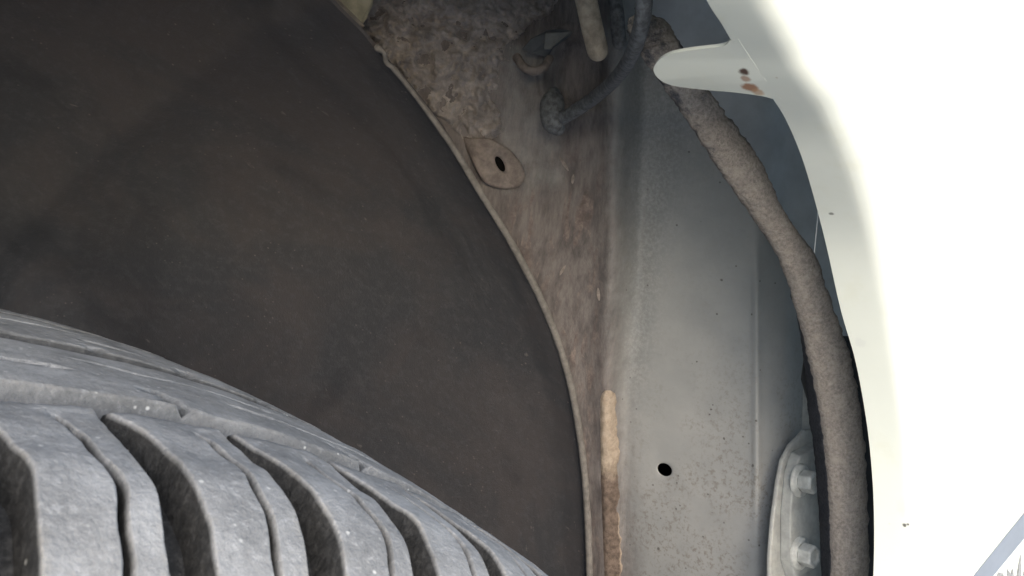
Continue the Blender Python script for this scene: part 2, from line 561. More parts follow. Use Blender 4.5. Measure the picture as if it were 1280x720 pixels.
def build_tyre():
    # carcass: groove floor, shoulders and sidewalls, one lathe
    s = np.concatenate([np.linspace(-0.1195, -HW, 12), np.linspace(-HW + 0.008, HW - 0.008, 24), np.linspace(HW, 0.1195, 12)])
    uu, rr, nu, nr = prof(s)
    uu = uu - nu * DEPTH
    rr = rr - nr * DEPTH
    side_u = [0.1035, 0.106, 0.105, 0.100, 0.092, 0.086, 0.080]
    side_r = [0.270, 0.255, 0.240, 0.225, 0.212, 0.205, 0.203]
    pu = np.concatenate([[-x for x in side_u][::-1], uu, side_u])
    pr = np.concatenate([side_r[::-1], rr, side_r])
    n = 240
    th = np.linspace(0, 2 * math.pi, n, endpoint=False)
    V = np.stack([np.outer(np.sin(th), pr), np.broadcast_to(pu, (n, len(pu))), RW + np.outer(np.cos(th), pr)], -1)
    z = np.zeros(V.shape[:2])
    worn = z + np.where((np.arange(len(pu)) < 7) | (np.arange(len(pu)) >= len(pu) - 7), 0.25, 0.0)[None]
    ty = mesh_obj('tyre', V.reshape(-1, 3), grid_faces(n, len(pu), closed_n=True), RUBBER, car,
                  attrs={'worn': worn, 'rim': z}, label='worn grey rubber tyre with curved shoulder blocks')
    # outer shoulder blocks: one pitch, then turned copies
    npitch = 79
    pitch = 2 * math.pi / npitch
    gw = 0.0076                                    # lateral groove width, metres on the running face

    def shift(sv):                                 # grooves sweep forward a little as they leave the tread
        k = np.clip((-sv - 0.05) / 0.07, 0, 1)
        return 0.044 * k - 0.033 * k * k

    def block(seed):
        ns, nt = 44, 90
        sv = np.concatenate([[-0.1195], np.linspace(-0.1185, SA - 0.0052, ns - 2), [SA - 0.0042]])
        tn = np.concatenate([[-1.10, -1.0], np.linspace(-1, 1, nt - 4) * 0.975, [1.0, 1.10]])
        S, TN = np.meshgrid(sv, tn, indexing='ij')
        # the groove opens from a narrow throat at the shoulder groove
        gws = 0.0026 + (gw - 0.0026) * smoothstep(SA - 0.002, SA - 0.024, S)
        half = (pitch * RW - gws) / 2 / RW
        T = TN * half
        h = np.zeros_like(S)
        h[:, 0] = h[:, -1] = -DEPTH - 0.0006
        h[0, :] = -0.004
        h[-1, :] = -DEPTH - 0.0006
        h[1:-1, 1] -= 0.0011
        h[1:-1, -2] -= 0.0011
        h[1:-1, 2] -= 0.0002
        h[1:-1, -3] -= 0.0002
        h[-2, 1:-1] -= 0.001
        # sipe down the middle of the block, closed before it reaches the shoulder groove
        x = T * RW - 0.0027
        sip = smoothstep(0.0009, 0.0004, np.abs(x)) * smoothstep(SA - 0.012, SA - 0.017, S)
        h = h - 0.0065 * sip
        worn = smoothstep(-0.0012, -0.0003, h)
        rim = smoothstep(0.0016, 0.0004, np.abs(np.abs(T * RW) - half * RW * .97)) * smoothstep(-0.0012, -0.0004, h)
        wob = 0.0003 * np.sin(S * 160 + seed) + 0.0003 * np.sin(S * 410 + 2 * seed)
        TT = T + shift(S) + wob * np.exp(-((T * RW - 0.0027) / 0.004) ** 2) / RW + 0.4 * wob / RW
        pts = tyre_pts(S, TT, h).reshape(-1, 3)
        if True:
            q = pts - np.array([0, 0, RW])
            nz = np.array([mnoise.fractal(Vector(v) * 95 + Vector((seed, 0, 0)), 1, 2, 3) for v in pts])
            q2 = q.copy()
            q2[:, 1] = 0
            q2 /= np.linalg.norm(q2, axis=1)[:, None]
            pts = pts + q2 * (nz * 0.00045)[:, None] + np.array([1, 0, 0])[None] * (nz * 0.0003)[:, None]
        return pts, grid_faces(len(sv), len(tn), flip=True), worn, rim
    protos = []
    for k in range(4):
        pts, fc, worn, rim = block(k * 7.3)
        pts = pts - np.array([0, 0, RW])
        me = bpy.data.meshes.new('shoulder_block')
        me.from_pydata([tuple(v) for v in pts], [], fc)
        me.polygons.foreach_set('use_smooth', [True] * len(me.polygons))
        for nm, val in (('worn', worn), ('rim', rim)):
            a = me.attributes.new(nm, 'FLOAT', 'POINT')
            a.data.foreach_set('value', val.astype(np.float32).ravel())
        me.materials.append(RUBBER)
        protos.append(me)
    # th of a wide groove seen in the photograph
    th_g = 0.2505
    for i in range(npitch):
        o = bpy.data.objects.new('shoulder_block', protos[(i * 3) % 4])
        o.location = (0, 0, RW)
        o.rotation_euler = (0, th_g + (i + 0.5) * pitch, 0)
        COL.objects.link(o)
        o.parent = ty
    # running ribs and the inner shoulder, rings with sipes
    for s0, s1, k, lab in ((SA + 0.0042, SB - 0.0045, 0, None), (SB + 0.0045, SC - 0.005, 1, None), (SC + 0.005, 0.1185, 2, 'inner shoulder rib at the far edge of the tread')):
        n = 79 * 11
        sv = np.concatenate([[s0], np.linspace(s0 + 0.0007, s1 - 0.0007, 64 if k < 2 else 96), [s1]])
        thv = np.linspace(0, 2 * math.pi, n, endpoint=False)
        T, S = np.meshgrid(thv, sv, indexing='ij')
        h = np.zeros_like(S)
        h[:, 0] = h[:, -1] = -DEPTH - 0.0005
        h[:, 1] -= 0.0006
        h[:, -2] -= 0.0006
        ph = (T / pitch * (1 if k else .5) + 0.15 * k + (S - s0) * (9 if k < 2 else 4)) % 1.0
        cut = smoothstep(0.03, 0.015, np.minimum(ph, 1 - ph))
        reach = smoothstep(s0 + 0.30 * (s1 - s0), s0 + 0.22 * (s1 - s0), S) if k < 2 else np.ones_like(S)
        h -= 0.0026 * cut * reach
        for line, amp, ww in (((.42, .0026, .0012), (.7, .0016, .0009)), ((.35, .0040, .0016), (.72, .0030, .0012)), ((.10, .0034, .0015), (.24, .003, .0014), (.42, .003, .0014)))[k]:
            sl = s0 + line * (s1 - s0) + 0.0006 * np.sin(T * 37 + k) + 0.0004 * np.sin(T * 91)
            gap = smoothstep(-.55, -.2, np.sin(T * (23 + 5 * k) + line * 9) + .4 * np.sin(T * 61 + 3 * line))
            h -= amp * smoothstep(ww, ww * .4, np.abs(S - sl)) * gap
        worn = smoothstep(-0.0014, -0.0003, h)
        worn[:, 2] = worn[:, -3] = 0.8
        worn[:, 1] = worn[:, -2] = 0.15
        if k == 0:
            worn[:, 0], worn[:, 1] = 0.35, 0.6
        rim = np.zeros_like(S)
        rim[:, 2] = rim[:, -3] = 1
        jag = np.array([mnoise.fractal(Vector((math.sin(a) * 30, math.cos(a) * 30, k)), 1, 2, 4) for a in thv])[:, None] * 0.0009
        S = S + jag * np.exp(-((S - s0) / 0.002) ** 2)
        pts = tyre_pts(S, T, h).reshape(-1, 3)
        nz = fbm(pts, 80, 3)
        pts[:, 2] += nz * 0.0004
        mesh_obj('tread_rib', pts, grid_faces(n, len(sv), closed_n=True), RUBBER, ty,
                 attrs={'worn': worn, 'rim': rim}, label=lab)


build_tyre()
for o_ in [o for o in car.children if o.name.startswith('tyre')]:
    o_.location = (0.004, 0, 0.0)


def build_rim():
    pr = [0.204, 0.206, 0.198, 0.190, 0.185, 0.150, 0.06, 0.055, 0.03, 0.0]
    pu = [-0.082, -0.086, -0.084, -0.075, -0.02, -0.045, -0.055, -0.068, -0.070, -0.070]
    n = 72
    th = np.linspace(0, 2 * math.pi, n, endpoint=False)
    pr_, pu_ = np.array(pr), np.array(pu)
    V = np.stack([np.outer(np.sin(th), pr_), np.broadcast_to(pu_, (n, len(pu))), RW + np.outer(np.cos(th), pr_)], -1)
    o = mesh_obj('wheel_rim', V.reshape(-1, 3), grid_faces(n, len(pu), closed_n=True), RIM, car)
    for k in range(5):
        a = k * 2 * math.pi / 5
        x, z = math.sin(a), math.cos(a)
        pth = [np.array([x * q, -w, RW + z * q]) for q, w in ((0.04, 0.066), (0.1, 0.062), (0.15, 0.06), (0.192, 0.076))]
        tube('spoke', spline(pth, 10), np.linspace(0.02, 0.014, 10), RIM, o, seg=10)


build_rim()

# ------------------------------------------------------------------ arch geometry shared by liner and fender
ARC_R, ARC_X, ARC_Z = 0.434, 0.03, RW + 0.022


def interp_curve(tbl, y):
    t = np.array(tbl, float)
    return np.interp(y, t[:, 0], t[:, 1])


def smooth_curve(pts, n):
    return spline(pts, n)


# ------------------------------------------------------------------ wheel arch liner
LIN_U = 0.132
edge_px = np.array([(330, -150, .305), (395, -40, .335), (415, 0, .346), (455, 40, .366), (476, 68, .378), (540, 147, .408), (600, 240, .436),
                    (640, 305, .455), (680, 383, .479), (710, 468, .505), (727, 560, .527), (734, 640, .540), (737, 720, .548), (737, 800, .553)])


def build_liner():
    edge = P(edge_px[:, 0], edge_px[:, 1], edge_px[:, 2])
    ang = np.arctan2(edge[:, 0] - ARC_X, edge[:, 2] - ARC_Z)
    circ = np.stack([ARC_X + ARC_R * np.sin(ang), np.full_like(ang, LIN_U), ARC_Z + ARC_R * np.cos(ang)], -1)
    cor = edge - circ
    th = np.concatenate([np.linspace(-1.5, ang[0] - .01, 60), np.linspace(ang[0], ang[-1], 110), np.linspace(ang[-1] + .01, 2.0, 30)])
    dev = np.stack([np.interp(th, ang, cor[:, k]) for k in range(3)], -1)
    E = np.stack([ARC_X + ARC_R * np.sin(th), np.full_like(th, LIN_U), ARC_Z + ARC_R * np.cos(th)], -1) + dev
    # profile: along the car inwards, then down the inner wall
    pv = np.concatenate([np.linspace(0, 0.30, 46), np.full(16, 0.31)])
    pf = np.concatenate([0.16 * (np.linspace(0, 1, 46)) ** 1.7, np.linspace(0.18, 0.40, 16)])
    V = np.zeros((len(th), len(pv), 3))
    for i in range(len(th)):
        rad = np.array([math.sin(th[i]), 0, math.cos(th[i])])
        for j in range(len(pv)):
            # pressed ribs and a shallow swage that follows the arch
            rib = 0.0015 * float(smoothstep(0.045, 0.06, pv[j]) * smoothstep(0.15, 0.135, pv[j])) * float(smoothstep(.35, .45, th[i]) * smoothstep(.95, .85, th[i]))
            swage = 0.001 * float(smoothstep(0.012, 0.02, pv[j]) * smoothstep(0.2, 0.19, pv[j]))
            q = E[i] + np.array([0, pv[j], 0]) - rad * (pf[j] * 1.0) + rad * (swage + rib)
            q = q + rad * 0.004 * mnoise.noise(Vector(q) * 9)
            V[i, j] = q
    ln = mesh_obj('wheel_arch_liner', V.reshape(-1, 3), grid_faces(len(th), len(pv)), LINER, car,
                  label='dusty black moulded liner curving over the tyre')
    solidify(ln, 0.0018, 0)
    # pale bead along the free edge, curled at its upper end
    ks = np.array([(472, 60, .372), (480, 66, .374), (483, 78, .378), (492, 86, .381), (510, 108, .391), (540, 147, .405), (570, 190, .419), (600, 240, .434), (640, 305, .453), (680, 383, .477),
                   (710, 468, .503), (727, 560, .525), (734, 640, .538), (737, 720, .546), (738, 800, .551), (735, 900, .555)])
    path = P(*spline(ks, 150).T)
    rr = np.interp(np.linspace(0, 1, 150), [0, .06, .1, .3, .45, .6, 1], [.0017, .0011, .0012, .0014, .0019, .0023, .0027])
    tube('edge_bead', path, rr, BEAD, ln, seg=10, wob=0.14, wscale=140, label='pale grey bead along the edge of the liner')
    return ln


liner = build_liner()

# ------------------------------------------------------------------ inner body panel
ROWS = {
    -200: [(300, .42), (450, .43), (620, .44), (700, .445), (750, .445), (775, .44), (800, .455), (900, .445), (980, .44), (1030, .47)],
    60: [(380, .42), (470, .425), (620, .445), (700, .455), (752, .452), (775, .446), (802, .466), (900, .452), (965, .447), (1030, .49)],
    300: [(560, .47), (640, .476), (700, .484), (745, .482), (768, .474), (795, .497), (860, .486), (948, .468), (985, .477), (1030, .51)],
    490: [(620, .52), (690, .526), (735, .522), (760, .512), (780, .526), (860, .503), (946, .478), (985, .486), (1030, .52)],
    720: [(660, .565), (700, .565), (738, .558), (758, .548), (776, .552), (860, .515), (945, .484), (980, .490), (1030, .53)],
    1000: [(660, .59), (738, .585), (758, .575), (776, .575), (860, .53), (945, .495), (980, .51), (1030, .565)],
}


def dent(px, py):
    e = np.sqrt(((px - 722) / 40.0) ** 2 + ((py - 92) / 52.0) ** 2)
    return 0.008 * smoothstep(1.05, 0.55, e) - 0.004 * np.exp(-((e - 1.15) / 0.13) ** 2) * smoothstep(735, 690, px)


def panel_depth(px, py):
    ys = sorted(ROWS)
    px = np.asarray(px, float)
    py = np.asarray(py, float)
    vals = np.stack([np.interp(px, [a for a, _ in ROWS[y]], [b for _, b in ROWS[y]]) for y in ys], -1)
    out = np.zeros_like(px)
    yy = np.clip(py, ys[0], ys[-1])
    for k in range(len(ys) - 1):
        m_ = (yy >= ys[k]) & (yy <= ys[k + 1])
        t = np.clip((yy - ys[k]) / (ys[k + 1] - ys[k]), 0, 1)
        v = vals[..., k] * (1 - t) + vals[..., k + 1] * t
        out = np.where(m_, v, out)
    return out


def panel_depth_s(px, py):
    # rounded folds: average over a few pixels across
    acc = 0
    ks = [(-9, .6), (-6, 1), (-3, 1.4), (0, 1.6), (3, 1.4), (6, 1), (9, .6)]
    for o, w_ in ks:
        acc = acc + w_ * panel_depth(np.asarray(px) + o, py)
    return acc / sum(w_ for _, w_ in ks) + dent(np.asarray(px, float), np.asarray(py, float)) - 0.0026 * np.exp(-((px - 946) / 4.5) ** 2) * smoothstep(290, 400, py) * smoothstep(700, 590, py)


HX, HY, HA, HB, HT = 831, 587, 9.6, 7.4, math.radians(35)


def panel_attrs(X, Y):
    ridge = np.interp(Y, [-200, 60, 300, 490, 720, 1000], [735, 748, 752, 753, 770, 775])
    dirt = smoothstep(ridge + 66, ridge - 22, X)
    green = smoothstep(600, 640, X) * smoothstep(720, 690, X) * smoothstep(20, 60, Y) * smoothstep(270, 220, Y)
    dirt = dirt * (1 - 0.36 * green)
    chan = np.interp(Y, [-200, 60, 300, 490, 720], [835, 825, 800, 783, 780])
    dark_tone = np.exp(-((X - chan - 8) / np.interp(Y, [0, 300, 490, 600], [50, 30, 20, 5])) ** 2) * smoothstep(600, 420, Y)
    dark_tone = np.clip(dark_tone + 0.35 * smoothstep(330, 120, Y) * smoothstep(770, 800, X), 0, 1)  # upper panel toned darker as well, fading out downwards
    scuff = smoothstep(660, 700, X) * smoothstep(770, 735, X) * smoothstep(150, 240, Y)
    scuff = np.maximum(scuff, smoothstep(620, 650, X) * smoothstep(700, 670, X) * smoothstep(225, 250, Y) * smoothstep(420, 300, Y))
    fleck = smoothstep(380, 620, Y) * 0.9 + 0.15
    return dirt, dark_tone, scuff, fleck


def edge_x(y):
    return np.interp(y, edge_px[:, 1], edge_px[:, 0])


FOAM_MID = [(-200, 770), (0, 800), (60, 825), (130, 868), (210, 925), (270, 962), (320, 995), (390, 1030)]


def foam_mid(y):
    return np.interp(y, [a for a, _ in FOAM_MID], [b for _, b in FOAM_MID])


PANEL = make_panel()


def build_panel():
    step = 6
    xs = np.arange(380, 1032, 3).astype(float)
    ysv = np.arange(-198, 950, step).astype(float)
    i0, i1 = np.searchsorted(xs, 806), np.searchsorted(xs, 854)
    j0, j1 = np.searchsorted(ysv, 564), np.searchsorted(ysv, 612)
    X, Y = np.meshgrid(xs, ysv, indexing='ij')
    D = panel_depth_s(X, Y)
    V = P(X, Y, D).reshape(-1, 3)
    nx, ny = X.shape
    fc = []
    for i in range(nx - 1):
        for j in range(ny - 1):
            if i0 <= i < i1 and j0 <= j < j1:
                continue
            if xs[i + 1] < edge_x(ysv[j]) - 3 or (ysv[j] < 390 and xs[i] > foam_mid(ysv[j])):
                continue            # ends under the liner and under the foam strip
            fc.append((i * ny + j, (i + 1) * ny + j, (i + 1) * ny + j + 1, i * ny + j + 1))
    # ring of faces round the round drain hole
    loop = [(i, j0) for i in range(i0, i1)] + [(i1, j) for j in range(j0, j1)] + [(i, j1) for i in range(i1, i0, -1)] + [(i0, j) for j in range(j1, j0, -1)]
    lp = np.array([(xs[i], ysv[j]) for i, j in loop])
    ang = np.arctan2(lp[:, 1] - HY, lp[:, 0] - HX)
    ca, sa = np.cos(ang - HT), np.sin(ang - HT)
    ell = np.stack([HX + HA * ca * math.cos(HT) - HB * sa * math.sin(HT), HY + HA * ca * math.sin(HT) + HB * sa * math.cos(HT)], -1)
    ids = [i * ny + j for i, j in loop]
    Vl = [V]
    AX_, AY_ = [X.ravel()], [Y.ravel()]
    prev = ids
    base = len(V)
    for t, dz in ((0.35, 0), (0.7, 0), (0.92, 0.0), (1.0, 0.0004), (1.0, 0.003)):
        q = lp * (1 - t) + ell * t
        Vl.append(P(q[:, 0], q[:, 1], panel_depth_s(q[:, 0], q[:, 1]) + dz))
        AX_.append(q[:, 0]); AY_.append(q[:, 1])
        cur = list(range(base, base + len(q)))
        base += len(q)
        for k in range(len(q)):
            k2 = (k + 1) % len(q)
            fc.append((prev[k], prev[k2], cur[k2], cur[k]))
        prev = cur
    V = np.vstack(Vl)
    d, o_, s_, fl = panel_attrs(np.concatenate(AX_), np.concatenate(AY_))
    pn = mesh_obj('inner_body_panel', V, fc, PANEL, car, attrs={'dirt': d, 'dark_tone': o_, 'scuff': s_, 'fleck': fl},
                  label='bare grey inner body panel with a drain hole beside the liner')
    # dark cup behind the drain hole
    q = ell
    A = P(q[:, 0], q[:, 1], panel_depth_s(q[:, 0], q[:, 1]) + 0.0032)
    B = P(HX + (q[:, 0] - HX) * 1.5, HY + (q[:, 1] - HY) * 1.5, 0.56)
    n = len(q)
    fcs = [(k, (k + 1) % n, n + (k + 1) % n, n + k) for k in range(n)] + [tuple(range(n, 2 * n))]
    mesh_obj('drain_hole', np.vstack([A, B]), fcs, VOID, pn, label='small oval drain hole in the grey panel')

    # sprayed lumpy undercoat at the top
    poly = np.array([(440, -60), (458, 34), (486, 66), (512, 96), (545, 140), (575, 170), (605, 178), (622, 160), (618, 120), (622, 90), (628, 60), (650, 34), (690, 10), (700, -60)], float)

    def inside(x, y):
        c = np.zeros(x.shape, bool)
        n_ = len(poly)
        dmin = np.full(x.shape, 1e9)
        for k in range(n_):
            x0, y0 = poly[k]
            x1, y1 = poly[(k + 1) % n_]
            cond = ((y0 > y) != (y1 > y)) & (x < (x1 - x0) * (y - y0) / (y1 - y0 + 1e-12) + x0)
            c ^= cond
            tt = np.clip(((x - x0) * (x1 - x0) + (y - y0) * (y1 - y0)) / ((x1 - x0) ** 2 + (y1 - y0) ** 2), 0, 1)
            dmin = np.minimum(dmin, np.hypot(x - x0 - tt * (x1 - x0), y - y0 - tt * (y1 - y0)))
        return np.where(c, dmin, -dmin)
    gx = np.arange(425, 712, 1.6)
    gy = np.arange(-62, 200, 1.6)
    X, Y = np.meshgrid(gx, gy, indexing='ij')
    sd = inside(X, Y)
    base_ = P(X, Y, panel_depth_s(X, Y)).reshape(-1, 3)
    n1 = fbm(base_, 95, 5).reshape(X.shape)
    n2 = fbm(base_ + 3.3, 330, 4).reshape(X.shape)
    sd = sd + 9 * n1 + 4 * n2
    hgt = smoothstep(-6, 6, sd) * (0.0030 + 0.0055 * n1 + 0.003 * n2) - 0.0022 * smoothstep(0, -8, sd)
    V = P(X, Y, panel_depth_s(X, Y) - hgt).reshape(-1, 3)
    keep = sd > -9
    fc = [q for q in grid_faces(len(gx), len(gy)) if all(keep.ravel()[list(q)])]
    mesh_obj('undercoating', V, fc, UNDER, pn, label='lumpy brown-grey sprayed undercoating above the liner edge')

    # tan seam sealer bead down the fold
    yy = np.linspace(488, 900, 110)
    cx = np.interp(yy, [488, 520, 600, 720, 900], [760, 761, 762, 766, 770])
    hw = np.interp(yy, [488, 492, 500, 540, 720, 900], [4, 9, 11, 12, 11.5, 11.5])
    k = np.linspace(-1, 1, 13)
    Xs = cx[:, None] + hw[:, None] * k[None]
    Ys = np.repeat(yy[:, None], 13, 1)
    pb = P(Xs, Ys, panel_depth_s(Xs, Ys)).reshape(-1, 3)
    nz = fbm(pb, 130, 4).reshape(Xs.shape)
    Xs = Xs + nz * 2.2
    V = P(Xs, Ys, panel_depth_s(Xs, Ys) - 0.0022 * (1 - k[None] ** 4) + 0.0006 - 0.0012 * nz).reshape(-1, 3)
    age = smoothstep(545, 640, Ys) - 0.75 * smoothstep(0.55, 0.95, k)[None] * smoothstep(600, 660, Ys)
    mesh_obj('seam_sealer', V, grid_faces(len(yy), 13, flip=True), SEALER, pn, attrs={'age': age}, label='tan flaking seam sealer strip along the panel fold')

    # curled flakes of dried paint left of the fold
    for px, py, ln_, wd, tilt in ((705, 205, 20, 4.5, .55), (716, 224, 12, 4, -.1), (748, 368, 16, 4.5, .1), (703, 338, 14, 4, -.5), (603, 168, 12, 4.5, .4)):
        m_ = 7
        t = np.linspace(-.5, .5, m_)
        bx = px + t * ln_ * math.sin(tilt)
        by = py + t * ln_ * math.cos(tilt)
        ww = wd * (1 - (2 * np.abs(t)) ** 2 * .8) * .5
        VV = []
        for i in range(m_):
            for sgn, lift in ((-1, .0002), (0, .0006), (1, .0008)):
                VV.append(P(bx[i] + sgn * ww[i], by[i], panel_depth_s(bx[i], by[i]) - lift - (0.004 if py < 180 else 0)))
        o = mesh_obj('paint_flake', VV, grid_faces(m_, 3), FLAKE, pn)
        solidify(o, 0.0004)
    return pn


panel = build_panel()


# ------------------------------------------------------------------ liner mounting tab with its slot
def build_liner_tab():
    out = spline(np.array([(574, 168), (590, 173), (606, 172), (622, 178), (640, 190), (652, 206), (656, 220), (650, 232), (636, 236), (618, 234), (604, 226), (592, 206), (574, 168)], float), 60)[:-1]
    cen = np.array([625, 205.0])
    n = len(out)
    ang = np.arctan2(out[:, 1] - cen[1], out[:, 0] - cen[0])
    tl = math.radians(62)
    ca, sa = np.cos(ang - tl), np.sin(ang - tl)
    hole = np.stack([cen[0] + 10.5 * ca * math.cos(tl) - 4.6 * sa * math.sin(tl), cen[1] + 10.5 * ca * math.sin(tl) + 4.6 * sa * math.cos(tl)], -1)

    def dep(q):
        return panel_depth_s(q[:, 0], q[:, 1]) - 0.006 + 0.008 * smoothstep(600, 570, q[:, 0])
    rings = [(1.0, .0045), (1.0, .0010), (.955, 0.0), (.8, -.0002), (.5, -.0004), (.2, -.0003), (.03, 0.0), (0.0, .0008), (0.0, .005)]
    V = []
    for t, dz in rings:
        q = hole * (1 - t) + out * t
        V.append(P(q[:, 0], q[:, 1], dep(q) + dz))
    V = np.vstack(V)
    fc = []
    for r_ in range(len(rings) - 1):
        for k in range(n):
            k2 = (k + 1) % n
            fc.append((r_ * n + k, r_ * n + k2, (r_ + 1) * n + k2, (r_ + 1) * n + k))
    o = mesh_obj('mounting_tab', V, fc, TABM, liner, label='dusty brown rounded liner tab with an oval slot')
    q = hole
    A = P(q[:, 0], q[:, 1], dep(q) + 0.0046)
    mesh_obj('slot', A, [tuple(range(n))], VOID, liner)


build_liner_tab()


# pale bent bracket corner above the end of the bead
def extrude_px(name, pts, depth, thick, mat, parent, label=None, bev=0.0006, smooth=False):
    pts = np.asarray(pts, float)
    d = np.broadcast_to(np.asarray(depth, float), (len(pts),))
    A = P(pts[:, 0], pts[:, 1], d)
    B = P(pts[:, 0], pts[:, 1], d + thick)
    n = len(pts)
    fc = [tuple(range(n)), tuple(range(2 * n - 1, n - 1, -1))] + [(k, n + k, n + (k + 1) % n, (k + 1) % n) for k in range(n)]
    o = mesh_obj(name, np.vstack([A, B]), fc, mat, parent, smooth=smooth, label=label)
    if bev:
        bevel(o, bev)
    return o


extrude_px('corner_bracket', [(380, -50), (416, -2), (434, 18), (452, 33), (459, 22), (466, 6), (468, -50)], [.372, .375, .38, .384, .386, .388, .386], 0.006, OLIVE, car,
           'olive grey metal corner at the top edge of the liner', 0.0015)
extrude_px('corner_lip', [(412, -6), (418, -6), (440, 16), (457, 33), (452, 35), (434, 19)], [.370, .372, .378, .382, .382, .377], 0.003, BEAD, car, 'pale folded edge of the metal corner', 0.0008)


# ------------------------------------------------------------------ clip bracket, hoses and cable at the top
br = extrude_px('clip_bracket', [(652, 62), (664, 48), (684, 38), (700, 36), (716, 39), (712, 46), (692, 60), (684, 72), (664, 66)], [.438, .436, .430, .430, .432, .436, .438, .44, .44], 0.003, DARK, car, 'bent dark metal clip bracket near the cable', 0.0006)
extrude_px('bracket_facet', [(682, 41), (716, 39), (702, 50), (688, 62), (680, 62)], [.428, .430, .427, .430, .429], 0.0015, FACET, br)
tube('bracket_curl', P(*spline(np.array([(646, 72, .438), (655, 84, .433), (668, 89, .431), (680, 84, .433), (687, 74, .437)]), 24).T), 0.0024, TABM, br, seg=10, wob=.2)

tube('hose', P(*spline(np.array([(705, -110, .41), (722, -50, .412), (730, -10, .415), (738, 25, .418), (747, 63, .424)]), 36).T), np.linspace(.0060, .0057, 36), HOSE, car, seg=18, wob=.06,
     label='dusty cream hose end hanging beside the black cable')
cb = tube('cable', P(*spline(np.array([(800, -110, .262), (806, -50, .265), (806, -5, .270), (801, 34, .280), (787, 74, .312), (764, 104, .368), (735, 128, .412), (708, 145, .431), (694, 152, .437)]), 70).T),
          np.interp(np.linspace(0, 1, 70), [0, .5, .8, 1], [.0028, .0030, .0036, .0037]), CABLE, car, seg=16, wob=.03, wscale=150, label='dusty black cable looping down into the panel')
tube('grommet', P(*spline(np.array([(692, 118, .444), (690, 138, .440), (692, 152, .437), (697, 160, .439)]), 14).T), np.array([.004, .0058, .0066, .0068, .0068, .0068, .0068, .0068, .0066, .0064, .006, .0055, .005, .0042]), CABLE, cb, seg=18, wob=.05, wscale=180, label='rubber grommet where the cable enters the panel')
tube('fabric_sleeve', P(*spline(np.array([(752, -110, .43), (765, -40, .432), (770, 10, .434), (774, 52, .44)]), 26).T), .0040, CABLE, car, seg=16, wob=.12, wscale=120, label='rough grey sleeve behind the cable')


# ------------------------------------------------------------------ insulation strip between fender and body
FO = np.array([  # y-ordered centre stations: left edge x, right edge x, y (left), y (right), depth, thickness
    (784, 800, 24, 14, .305, .010), (786, 832, 42, 26, .300, .017), (804, 856, 74, 62, .302, .019), (838, 882, 122, 108, .310, .018), (872, 915, 172, 150, .321, .018), (905, 952, 222, 204, .334, .018),
    (938, 986, 270, 272, .349, .019), (972, 1018, 322, 318, .362, .020), (994, 1043, 385, 385, .378, .022), (1009, 1061, 440, 440, .392, .024), (1022, 1074, 500, 500, .404, .026),
    (1031, 1081, 560, 560, .414, .027), (1037, 1085, 630, 630, .421, .027), (1040, 1086, 720, 720, .426, .027), (1040, 1084, 830, 830, .43, .027), (1036, 1078, 960, 960, .43, .027)], float)


def build_foam():
    n = 620
    S = spline(FO, n)
    # cross-section: front face (k from left to right), right side, back, left side
    prof_ = []
    for k in np.linspace(0, 1, 16):
        prof_.append((k, -0.0055 * (1 - (2 * k - 1) ** 2) ** .7, 0.75 if k < .06 or k > .94 else (0.80 if k < .25 else 0.97)))
    for v in (.2, .5, .8, 1):
        prof_.append((1.0 - .3 * v, v, (0.75 if v < .3 else 0.4 if v < .6 else 0.0)))
    for k in (.66, .33):
        prof_.append((k, 1.0, 0.0))
    for v in (1, .8, .6, .4, .2, .08):
        prof_.append((-.04 - .25 * v, v, 0.0))  # left side gets the painted shade tone
    m = len(prof_)
    V = np.zeros((n, m, 3))
    lit_dust = np.zeros((n, m))
    for j, (k, v, du) in enumerate(prof_):
        kk = np.where((k < 0), np.interp(S[:, 2], [330, 440, 520], [-0.3, 0.35, 1.0]) * k, k) if k < 0 else k
        x = S[:, 0] + (S[:, 1] - S[:, 0]) * kk
        y = S[:, 2] + (S[:, 3] - S[:, 2]) * kk
        d = S[:, 4] + (v * S[:, 5] if v >= 0.05 else v)
        V[:, j] = P(x, y, d)
        lit_dust[:, j] = du
    lit_dust *= np.interp(S[:, 2], [60, 260, 480], [.60, .80, 1.0])[:, None]  # darker tone spreads towards the top
    Vf = V.reshape(-1, 3)
    n1 = fbm(Vf, 70, 4)
    n2 = fbm(Vf + 1.7, 260, 3)
    n3 = np.repeat(np.array([mnoise.fractal(Vector((i * .11, 4.2, 0)), 1, 2, 3) for i in range(n)]), m)
    cen = V.mean(1, keepdims=True)
    dirv = (V - cen).reshape(-1, 3)
    dirv /= np.linalg.norm(dirv, axis=1)[:, None] + 1e-9
    Vf = Vf + dirv * (0.0005 * n1 + 0.0005 * n2 + 0.0007 * n3)[:, None]
    mesh_obj('insulation_strip', Vf, grid_faces(n, m, closed_m=True, flip=True), FOAM, car, attrs={'lit_dust': lit_dust},
             label='fuzzy dusty brown foam strip curving down beside the white fender lip')


build_foam()

